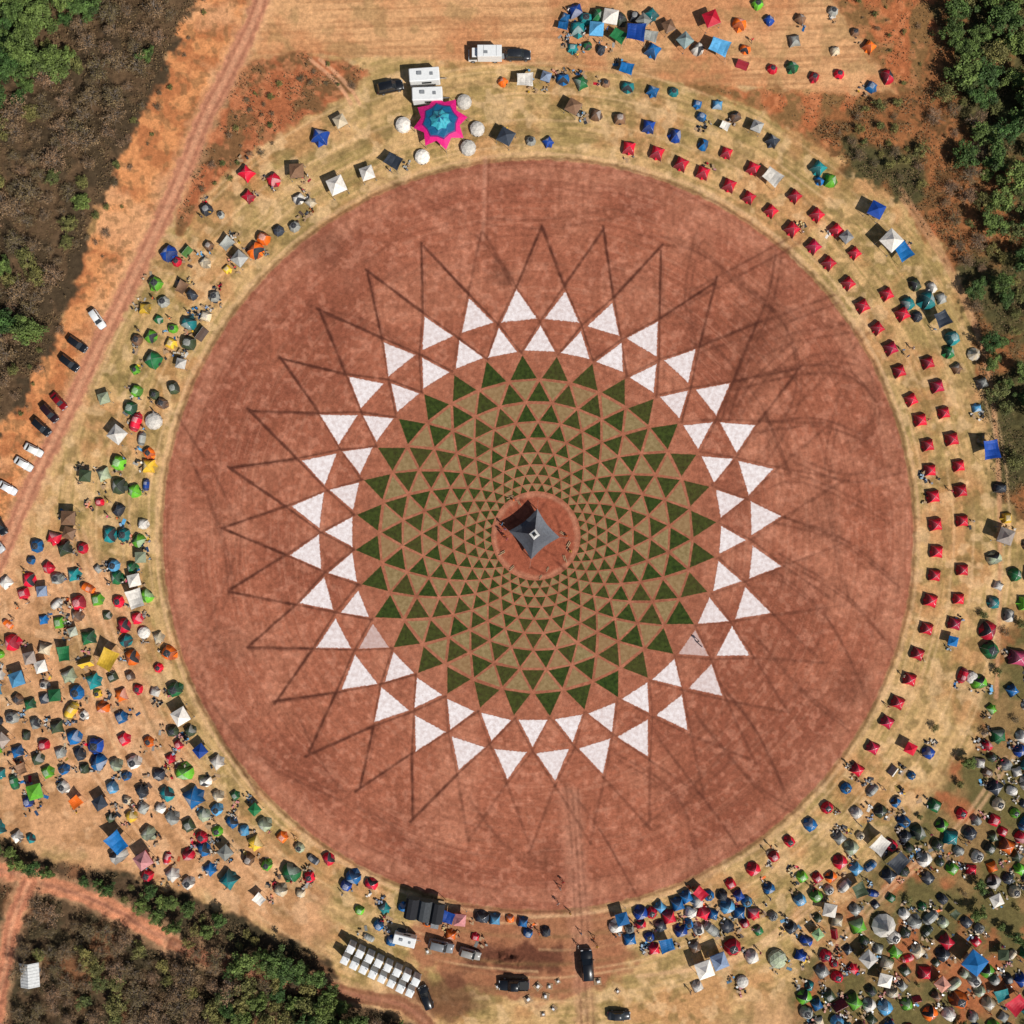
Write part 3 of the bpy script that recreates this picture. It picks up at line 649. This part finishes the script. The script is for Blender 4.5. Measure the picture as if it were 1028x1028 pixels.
# ---------------------------------------------------------------- vehicles
VM=[m_paint,m_glass,m_black,m_lampr,m_lampw,m_grey,m_whitep]
def wheels(b,L_,w,xf,xr,r=.33):
    for x in(xf,xr):
        for s in(-1,1): b.tube((x,s*(w/2-.22),r),(x,s*(w/2-.01),r),r,r,2,16); b.tube((x,s*(w/2-.02),r),(x,s*(w/2+.005),r),r*.6,r*.6,5,10)
def car(L_,w,zb,roofz,cab,hood=.0,pick=False):
    b=MB(); sec=[]
    for x,k,zt in [(-.5,.80,.78),(-.485,.90,.9),(-.42,.98,1.0),(-.2,1,1.0),(.1,1,1.0),(.3,.99,.98-hood),(.44,.94,.90-hood),(.49,.84,.78-hood),(.5,.74,.68-hood)]:
        y=w/2*k; z=zb*zt; X=x*L_
        sec.append([(X,-y*.95,.25),(X,-y,.5),(X,-y*.98,z*.85),(X,-y*.88,z),(X,0,z*1.02),(X,y*.88,z),(X,y*.98,z*.85),(X,y,.5),(X,y*.95,.25)])
    b.loft(sec,0,True,True,True)
    x0,x1,x2,x3=[c_*L_ for c_ in cab]; yb=w/2*.86; yt=w/2*.70; z0=zb*.98; z1=roofz
    bot=[(x0,-yb,z0),(x3,-yb,z0),(x3,yb,z0),(x0,yb,z0)]; top=[(x1,-yt,z1),(x2,-yt,z1),(x2,yt,z1),(x1,yt,z1)]
    b.loft([bot,top],1,True)
    b.loft([[(x1-.03,-yt-.02,z1-.02),(x2+.03,-yt-.02,z1-.02),(x2+.03,yt+.02,z1-.02),(x1-.03,yt+.02,z1-.02)],[(x1+.05,-yt+.03,z1+.05),(x2-.08,-yt+.03,z1+.05),(x2-.08,yt-.03,z1+.05),(x1+.05,yt-.03,z1+.05)]],0,True,False,True)
    for s in(-1,1):
        for (xa,xb_) in ((x0,x1),(x3,x2),((x0+x3)/2,(x1+x2)/2)): b.tube((xa,s*yb,z0),(xb_,s*yt,z1),.04,.035,0,5)
        b.box((x3-.15*L_*.3,s*(w/2+.06),zb*.98),(.14,.2,.13),0,0,.02)
        b.box((.487*L_,s*w*.33,zb*.72),(.1,.34,.14),4); b.box((-.49*L_,s*w*.34,zb*.78),(.08,.26,.18),3)
    if pick:
        b.box((-.33*L_,0,zb*1.03),(.28*L_,w*.74,.03),2)
        for s in(-1,1): b.box((-.33*L_,s*w*.42,zb*1.06),(.3*L_,.09,.12),0)
    wheels(b,L_,w,.31*L_,-.30*L_); b.box((-.505*L_,0,.42),(.08,w*.86,.2),5); b.box((.5*L_,0,.42),(.08,w*.8,.2),5)
    return b.mesh('car',VM,(0,))
sedan=car(4.5,1.8,.92,1.42,(-.36,-.2,.08,.24),.08); suv=car(4.8,1.95,1.08,1.78,(-.47,-.40,.10,.24),.02); pick=car(5.2,1.9,1.05,1.75,(-.17,-.12,.10,.22),.02,True)
def box_truck():
    b=MB(); b.box((-.9,0,1.9),(4.6,2.2,2.3),6,0,.06); b.box((-.7,0,.6),(6,1.0,.25),5)
    b.loft([[(1.5,-1,.5),(3.1,-1,.5),(3.1,1,.5),(1.5,1,.5)],[(1.5,-1,1.3),(3.1,-1,1.2),(3.1,1,1.2),(1.5,1,1.3)]],6,True,True,True)
    b.loft([[(1.5,-.98,1.3),(3.0,-.98,1.22),(3.0,.98,1.22),(1.5,.98,1.3)],[(1.5,-.85,2.2),(2.4,-.85,2.2),(2.4,.85,2.2),(1.5,.85,2.2)]],1,True)
    b.box((1.95,0,2.23),(.95,1.75,.08),6,0,.03); wheels(b,6,2.1,2.3,-1.9,.42)
    for k in range(2): b.box((-2.2+k*2.4,0,3.07),(.05,2.0,.03),5)
    b.box((-.2,.3,3.12),(.7,.5,.16),5,0,.03)
    return b.mesh('box_truck',VM)
def trailer():
    b=MB(); b.box((0,0,1.55),(5,2.2,2.1),6,0,.12); b.box((0,0,.5),(5,1,.2),5); b.tube((2.5,0,.5),(3.6,0,.45),.06,.05,5)
    b.box((-.8,.2,2.68),(.8,.6,.16),5,0,.04); b.box((1.2,0,2.65),(.5,.5,.1),5); wheels(b,5,2.1,.5,-.5,.36)
    for s in(-1,1): b.box((.3,s*1.105,1.7),(1.6,.03,.6),1)
    return b.mesh('caravan',VM)
bt=box_truck(); tr=trailer()
def veh(name,me,x,y,ang,c=(200,200,200),s=1):
    placed.append((x,y,9)); add(name,me,W(x,y),math.radians(ang),s,lin(c))
blk=(26,28,32)
for x,y,me,c,a in [(99,321,suv,(225,225,222),-55),(79,346,suv,blk,-35),(71,365,suv,blk,-38),(60,403,sedan,(120,14,22),-48),(51,415,suv,(40,22,26),-48),(43,429,suv,blk,-42),(35,452,sedan,(225,225,220),-28),(25,466,sedan,(220,220,216),-32),(9,490,sedan,(225,225,225),-30),(1,527,suv,blk,-60),(-2,546,sedan,(190,190,190),-50)]:
    veh('parked_car',me,x,y,a,c,.88)
veh('parked_car',suv,520,57,0,(40,42,46),1.05); veh('parked_car',suv,392,89,12,blk,1.1); veh('parked_car',suv,589,967,94,blk,1.3)
veh('parked_car',suv,443,948,-14,(120,122,124),1.05); veh('parked_car',suv,472,956,-16,(150,146,140),.9); veh('pickup_truck',pick,516,987,180,blk,1.15); veh('parked_car',sedan,621,1018,0,(48,50,54),1.0)
veh('box_truck',bt,487,58,180,s=1.05); veh('caravan',tr,427,81,4,s=1.2); veh('caravan',tr,430,100,2,s=1.2); veh('caravan',tr,407,940,-14,(200,200,200),.9)
veh('parked_car',suv,428,1000,110,blk,1.0)
b=MB(); b.box((0,0,1.1),(1.15,1.15,2.0),0,0,.04); b.box((0,0,.08),(1.2,1.2,.14),1)
b.loft([[(-.62,-.62,2.11),(.62,-.62,2.11),(.62,.62,2.11),(-.62,.62,2.11)],[(-.6,-.6,2.17),(.6,-.6,2.17),(.6,.6,2.17),(-.6,.6,2.17)],[(-.3,-.3,2.22),(.3,-.3,2.22),(.3,.3,2.22),(-.3,.3,2.22)]],0,True,True,True)
b.box((0,-.585,1.05),(.75,.03,1.8),2); b.tube((.4,.4,2.15),(.4,.4,2.45),.05,.05,1); b.box((.25,-.61,1.1),(.05,.03,.16),1)
pt=b.mesh('portable_toilet',[m_whitep,m_grey,plain('cabin_door',(.5,.52,.54))])
dx,dy=72,36; LL=math.hypot(dx,dy); ux,uy=dx/LL,dy/LL
for i in range(8):
    for j in (-1,1):
        x=351+ux*i*10.3-uy*j*6.3; y=953+uy*i*10.3+ux*j*6.3
        placed.append((x,y,5)); add('portable_toilet',pt,W(x,y),-math.atan2(uy,ux)+(0 if j>0 else math.pi),1.24+random.uniform(-.04,.04))
b=MB()
for k in range(3):
    x=-2.6+k*2.6
    b.loft([[(x-1.3,-2,2.2),(x-1.3,2,2.2)],[(x-.8,-2,2.8),(x-.8,2,2.8)],[(x,-2,3.05),(x,2,3.05)],[(x+.8,-2,2.8),(x+.8,2,2.8)],[(x+1.3,-2,2.2),(x+1.3,2,2.2)]],k%2,False)
for x in(-3.9,-1.3,1.3,3.9):
    for y in(-1.95,1.95): b.tube((x,y,0),(x,y,2.2),.05,.05,2)
b.box((0,.3,.35),(7.4,3.0,.1),3); b.box((2.5,-2.9,.9),(1.6,1.0,1.6),2,0,.05)
add('stage_shelter',b.mesh('stage_shelter',[plain('black_tarpaulin',(.02,.02,.024),.9),plain('grey_tarpaulin',(.06,.065,.07),.9),m_pole,m_wood]),W(427,910),math.radians(-10))
b=MB(); b.box((0,0,1.1),(3.2,4.2,2.2),1); b.loft([[(-1.9,-2.4,2.1),(0,-2.4,2.9),(1.9,-2.4,2.1)],[(-1.9,2.4,2.1),(0,2.4,2.9),(1.9,2.4,2.1)]],0,False)
for k in range(8): b.tube((-1.9,-2.2+k*.63,2.13),(0,-2.2+k*.63,2.93),.03,.03,0,4); b.tube((1.9,-2.2+k*.63,2.13),(0,-2.2+k*.63,2.93),.03,.03,0,4)
b.box((0,-2.115,1),(.9,.03,1.9),2); b.box((1.615,.5,1.3),(.03,.8,.7),2)
add('shed',b.mesh('shed',[plain('tin_roof',(.62,.62,.6),.45),m_wood,m_grey]),W(35,974),.05)
b=MB()
for k in range(6): b.box((0,-.5+k*.2,.12),(1.2,.12,.03),0)
for k in(-.5,0,.5): b.box((k,0,.05),(.1,1.2,.1),0)
b.box((.1,.1,.31),(.5,.4,.35),1,.2,.03)
pal=b.mesh('pallet_stack',[m_wood,m_whitep,m_grey])
for x,y in [(500,990),(540,990),(548,1000),(556,1012),(545,1018),(530,1003),(560,985),(552,990),(400,938),(415,944),(430,955),(390,935),(600,985),(620,995)]:
    add('pallet_stack',pal,W(x,y),random.uniform(0,3),random.uniform(.8,1.3))

# ---------------------------------------------------------------- people
m_skin=plain('skin',(.42,.24,.16),.6,0,.03); m_hair=plain('hair',(.03,.02,.015),.6); m_shirt=fabric('shirt','main'); m_trs=plain('trousers',(.05,.06,.10))
def person(pose):
    J={'pel':(0,0,.93,.14),'sp':(0,.0,1.15,.13),'ch':(0,0,1.36,.16),'nk':(0,0,1.5,.055),'hd':(0,.02,1.62,.095),'ht':(0,.0,1.72,.08)}
    E=[('pel','sp'),('sp','ch'),('ch','nk'),('nk','hd'),('hd','ht')]
    st_={'stand':0.04,'walk':.28,'sit':0}[pose]
    for s,n_ in((-1,'l'),(1,'r')):
        f=s*st_
        if pose=='sit':
            J['hp'+n_]=(s*.1,.02,.9,.1);J['kn'+n_]=(s*.14,.45,.92,.065);J['an'+n_]=(s*.14,.5,.52,.045);J['to'+n_]=(s*.15,.66,.48,.035)
        else:
            J['hp'+n_]=(s*.1,0,.86,.1);J['kn'+n_]=(s*.11,f*.6+.04,.48,.065);J['an'+n_]=(s*.11,f,.09,.045);J['to'+n_]=(s*.12,f+.17,.04,.035)
        J['sh'+n_]=(s*.19,0,1.41,.065);J['el'+n_]=(s*.27,-f*.5-.02,1.14,.045);J['wr'+n_]=(s*.29,-f*.9+.1,.90,.032);J['ha'+n_]=(s*.29,-f*.9+.14,.81,.034)
        E+=[('pel','hp'+n_),('hp'+n_,'kn'+n_),('kn'+n_,'an'+n_),('an'+n_,'to'+n_),('ch','sh'+n_),('sh'+n_,'el'+n_),('el'+n_,'wr'+n_),('wr'+n_,'ha'+n_)]
    ks=list(J); me=bpy.data.meshes.new('person'); dz=-.48 if pose=='sit' else 0
    me.from_pydata([(J[k][0],J[k][1],J[k][2]+dz) for k in ks],[(ks.index(a_),ks.index(b_)) for a_,b_ in E],[])
    o=bpy.data.objects.new('tmp',me); coll.objects.link(o); o.modifiers.new('s','SKIN'); o.modifiers.new('u','SUBSURF').levels=1
    for i,k in enumerate(ks): me.skin_vertices[0].data[i].radius=(J[k][3],J[k][3]*.85); me.skin_vertices[0].data[i].use_root=(k=='pel')
    dg=bpy.context.evaluated_depsgraph_get(); out=bpy.data.meshes.new_from_object(o.evaluated_get(dg)); bpy.data.objects.remove(o)
    out.materials.clear()
    for m in(m_skin,m_hair,m_shirt,m_trs): out.materials.append(m)
    for p in out.polygons:
        z=p.center.z-dz; x=abs(p.center.x); y=p.center.y; p.use_smooth=True
        if z>1.66 or (z>1.56 and y<-.02): p.material_index=1
        elif z>1.47: p.material_index=0
        elif x>.21 and z<1.2: p.material_index=0
        elif z>.95: p.material_index=2
        elif z>.12 or pose=='sit': p.material_index=3
        else: p.material_index=1
    return out
ppl=[person('stand'),person('walk'),person('sit')]
def pp(x,y,k=None):
    k=random.choice([0,1,1]) if k is None else k
    add('person',ppl[k],W(x,y),random.uniform(0,6.28),random.uniform(.95,1.08),tc(random.choice('wwdrbGykpo')))
for x,y in [(504,526),(507,531),(505,537),(509,541),(503,533),(700,643),(703,648),(565,884),(562,890),(572,915),(596,940),(599,948),(580,948),(583,935),(905,352),(910,358),(915,350),(560,905),(20,610),(14,622),(30,605)]: pp(x,y)
for x,y in [(566,536),(512,500),(570,551)]: pp(x+3,y+2,2)
for _ in range(200):
    x,y=near()
    if math.hypot(x-CX,y-CY)>384 and free(x,y,0) and not inpoly(x,y,GULLY): pp(x,y)

# ---------------------------------------------------------------- trees
m_bark=plain('bark',(.10,.075,.055)); m_barkg=plain('dry_bark',(.26,.21,.17))
m_leafg=leafmat('green_leaves',lin((100,114,54)),lin((58,84,38))); m_leafd=leafmat('dry_leaves',lin((132,102,76)),lin((98,86,56))); m_leaft=leafmat('tawny_leaves',lin((124,114,62)),lin((86,94,50)))
m_under=leafmat('undergrowth_leaves',lin((116,94,62)),lin((116,94,62)))
def tree(seed,rad,h,nl,ls,leaf,bark,open_=.35,br=3):
    r=np.random.default_rng(seed); b=MB()
    top=Vector((r.uniform(-.2,.2),r.uniform(-.2,.2),h*.5)); b.tube((0,0,-.4),tuple(top*.5),.16*rad/3,.12*rad/3,0,7); b.tube(tuple(top*.5),tuple(top),.12*rad/3,.08*rad/3,0,7)
    cl=[]
    nb=int(r.integers(6,9))
    for i in range(nb):
        a_=6.283*i/nb+r.uniform(-.4,.4); rr=rad*r.uniform(.5,.95); z=h*r.uniform(.5,.85)
        e=Vector((math.cos(a_)*rr*.72,math.sin(a_)*rr*.72,z)); mid=top*.7+(e-top*.7)*.5+Vector((0,0,.3))
        b.tube(tuple(top*.7),tuple(mid),.06*rad/3,.045*rad/3,0,5); b.tube(tuple(mid),tuple(e),.045*rad/3,.02,0,5)
        cl.append((e,rad*r.uniform(.26,.42)))
        for k in range(br):
            e2=e+Vector(tuple(r.uniform(-.42,.42,3)*rad)); e2.z=min(max(e2.z,h*.4),h*.95); b.tube(tuple(mid),tuple(e2),.03,.012,0,4)
            if k<3: cl.append((e2,rad*r.uniform(.16,.30)))
            else: b.tube(tuple(e2),tuple(e2+Vector((r.uniform(-.5,.5),r.uniform(-.5,.5),r.uniform(.1,.6)))),.02,.008,0,3)
    for k in range(4): cl.append((Vector((r.uniform(-.4,.4)*rad,r.uniform(-.4,.4)*rad,h*r.uniform(.75,.98))),rad*r.uniform(.22,.38)))
    w_=np.array([c_[1]**2 for c_ in cl]); w_/=w_.sum(); ci=r.choice(len(cl),nl,p=w_)
    cen=np.array([tuple(c_[0]) for c_ in cl])[ci]; cr=np.array([c_[1] for c_ in cl])[ci]
    dv=r.normal(size=(nl,3)); dv/=np.linalg.norm(dv,axis=1)[:,None]; dist=r.random(nl)**.45
    P=cen+dv*(dist*cr)[:,None]*np.array([1,1,.75]); P[:,2]=np.maximum(P[:,2],.2)
    nrm=dv*.6+r.normal(size=(nl,3))*.5+np.array([0,0,.6]); nrm/=np.linalg.norm(nrm,axis=1)[:,None]
    u=np.cross(nrm,r.normal(size=(nl,3))); u/=np.linalg.norm(u,axis=1)[:,None]; v=np.cross(nrm,u)
    sz=(ls*r.uniform(.5,1.2,nl))[:,None]
    q0=P-u*sz;q1=P-v*sz*.6;q2=P+u*sz;q3=P+v*sz*.6
    LV=np.stack([q0,q1,q2,q3],1).reshape(-1,3)
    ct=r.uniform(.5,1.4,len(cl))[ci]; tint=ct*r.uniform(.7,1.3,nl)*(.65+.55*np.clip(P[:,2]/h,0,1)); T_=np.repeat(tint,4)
    me=bpy.data.meshes.new('tree'); nv=len(b.v)
    fs=b.f+[(nv+4*i,nv+4*i+1,nv+4*i+2,nv+4*i+3) for i in range(nl)]
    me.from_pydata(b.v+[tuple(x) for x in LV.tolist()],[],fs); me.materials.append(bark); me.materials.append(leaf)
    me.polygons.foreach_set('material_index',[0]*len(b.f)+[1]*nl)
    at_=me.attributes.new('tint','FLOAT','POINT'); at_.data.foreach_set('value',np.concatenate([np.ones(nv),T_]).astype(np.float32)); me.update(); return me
gt=[tree(i,3.2,5.4,2800,.22,m_leafg,m_bark) for i in range(5)]
dt=[tree(20+i,2.6,3.6,950,.14,m_leafd,m_barkg,br=7) for i in range(6)]
tt=[tree(40+i,2.4,3.4,1400,.17,m_leaft,m_bark) for i in range(5)]
def roadd(x,y):
    return min(sd1(x,y,P[i],P[i+1]) for P in(ROAD_L,ROAD_BL,ROAD_BL2) for i in range(len(P)-1))
tp=[]
def treefill(P,sp,n,pick_,smin,smax,seed,cl=0,avoid=14):
    rr=random.Random(seed); x0=min(p[0] for p in P);x1=max(p[0] for p in P);y0=min(p[1] for p in P);y1=max(p[1] for p in P)
    for _ in range(n):
        x=rr.uniform(x0,x1);y=rr.uniform(y0,y1)
        if not inpoly(x,y,P) or any((a_-x)**2+(b_-y)**2<sp*sp for a_,b_ in tp): continue
        if roadd(x,y)<avoid or not free(x,y,8): continue
        if cl and float(fbm(np.float32(x/35),np.float32(y/35),3,91))<cl: continue
        k=pick_(x,y,rr); me,nm={'g':(rr.choice(gt),'green_tree'),'d':(rr.choice(dt),'dry_tree'),'t':(rr.choice(tt),'olive_shrub')}[k]
        s=rr.uniform(smin,smax); tp.append((x,y)); add(nm,me,W(x,y,-.1),rr.uniform(0,6.28),(s*rr.uniform(.85,1.15),s*rr.uniform(.85,1.15),s*rr.uniform(.8,1.15)))
def pl(x,y,r):
    if x+y*.8<105: return 'g' if r.random()<.85 else 't'
    return r.choice('ddddddtdddt' if y<330 else 'ddddt') if r.random()>.06 else 'g'
treefill([(-60,-60),(190,-60),(185,0),(150,60),(105,150),(75,235),(45,330),(8,400),(-60,450)],14,2600,pl,.5,1.2,1)
treefill([(190,-40),(215,0),(130,190),(80,320),(30,410),(0,440),(75,235),(150,60)],9,600,lambda x,y,r:r.choice('dddt'),.15,.48,2,.42,12)
treefill([(950,-60),(1090,-60),(1090,120),(1000,125),(965,95),(945,40)],18,600,lambda x,y,r:r.choice('ggggt'),.7,1.35,3)
treefill([(930,95),(1090,110),(1090,480),(1012,470),(985,340),(965,260),(930,190),(915,130)],14,1500,lambda x,y,r:r.choice('gttddd' if x<985 else 'gggtt'),.35,1.0,4,.42)
treefill([(825,115),(920,100),(930,190),(900,185),(850,150)],11,300,lambda x,y,r:r.choice('tdtd'),.25,.6,5,.42)
treefill([(-60,838),(0,846),(50,868),(60,880),(-60,866)],12,400,lambda x,y,r:'g',.4,.65,6)
treefill([(75,876),(130,882),(200,910),(262,938),(250,950),(180,930),(110,896)],11,350,lambda x,y,r:r.choice('ggt'),.35,.6,12,0,9)
treefill([(130,935),(262,955),(300,965),(320,990),(400,1028),(420,1090),(20,1090),(25,905),(60,912),(120,935)],13,2600,lambda x,y,r:r.choice('dddt') if x<215 else r.choice('gttgd'),.5,1.1,7,0,13)
treefill([(262,945),(325,975),(345,1000),(300,1028),(230,1000)],12,200,lambda x,y,r:'g',.5,.8,8)
treefill([(180,130),(330,60),(360,90),(200,210)],10,260,lambda x,y,r:r.choice('dt'),.12,.36,9,.45)
treefill([(840,-20),(940,-20),(930,90),(900,85)],12,120,lambda x,y,r:r.choice('dt'),.12,.3,19,.45)
treefill([(975,560),(1060,540),(1060,740),(1000,740)],16,200,lambda x,y,r:r.choice('td'),.25,.55,10,.45)
treefill([(940,720),(1060,740),(1060,1060),(820,1060)],16,320,lambda x,y,r:r.choice('tdg'),.2,.5,11,.45)
def under(P,n,seed,sz=.22,h=.9):
    r=np.random.default_rng(seed); A=np.array(P,float); x=r.uniform(A[:,0].min(),A[:,0].max(),n);y=r.uniform(A[:,1].min(),A[:,1].max(),n)
    k=(polysd(x,y,P)>2)&(fbm(x/12,y/12,3,71)>.46)
    for Q in (ROAD_L,ROAD_BL,ROAD_BL2):
        for i in range(len(Q)-1): k&=segd(x,y,Q[i],Q[i+1])>12
    x=x[k];y=y[k];m=len(x); z=r.uniform(.1,h,m)
    return np.stack([(x-514)*S,(514-y)*S,z],1)
Pn=np.concatenate([under([(max(-60,min(1090,a_)),max(-60,min(1090,b_))) for a_,b_ in P],n_,i) for i,(P,n_) in enumerate([(FOREST_L,90000),(GREEN_R,60000),(GULLY,60000),(PATCH_L,7000),(ORANGE_R,9000)])])
r=np.random.default_rng(5); m=len(Pn); nrm=r.normal(size=(m,3))*.6+np.array([0,0,.8]); nrm/=np.linalg.norm(nrm,axis=1)[:,None]
u=np.cross(nrm,r.normal(size=(m,3)));u/=np.linalg.norm(u,axis=1)[:,None];v=np.cross(nrm,u);sz=(r.uniform(.08,.22,m))[:,None]
V=np.stack([Pn-u*sz,Pn-v*sz*.6,Pn+u*sz,Pn+v*sz*.6],1).reshape(-1,3)
add('undergrowth',npmesh('undergrowth',V,np.arange(4*m).reshape(-1,4),[m_under],None,{'tint':np.repeat(r.uniform(.4,1.2,m),4)}))

# ---------------------------------------------------------------- light, sky, camera
w=bpy.data.worlds.new('World'); scene.world=w; w.use_nodes=True; nt=w.node_tree
sky=nt.nodes.new('ShaderNodeTexSky'); sky.sky_type='NISHITA'; sky.sun_disc=False
EL,AZ=math.radians(45),math.radians(135)
sky.sun_elevation=EL; sky.sun_rotation=AZ
nt.links.new(sky.outputs[0],nt.nodes['Background'].inputs[0]); nt.nodes['Background'].inputs[1].default_value=.06
D=Vector((math.cos(EL)*math.sin(AZ),math.cos(EL)*math.cos(AZ),math.sin(EL)))
L=bpy.data.lights.new('sun','SUN'); L.energy=4.8; L.angle=math.radians(.5); L.color=(1,.965,.91)
lo=bpy.data.objects.new('sun',L); coll.objects.link(lo); lo.rotation_euler=D.to_track_quat('Z','Y').to_euler(); lo.location=(60,-60,90)
cam=bpy.data.cameras.new('camera'); co=bpy.data.objects.new('camera',cam); coll.objects.link(co)
H=200; co.location=(0,0,H); co.rotation_euler=(0,0,0); cam.sensor_fit='HORIZONTAL'; cam.angle=2*math.atan(514*S/H); cam.clip_end=12000; scene.camera=co
scene.view_settings.view_transform='Standard'; scene.view_settings.look='None'; scene.view_settings.exposure=0
print('tents',ntent,'trees',len(tp),'objs',len(bpy.data.objects))
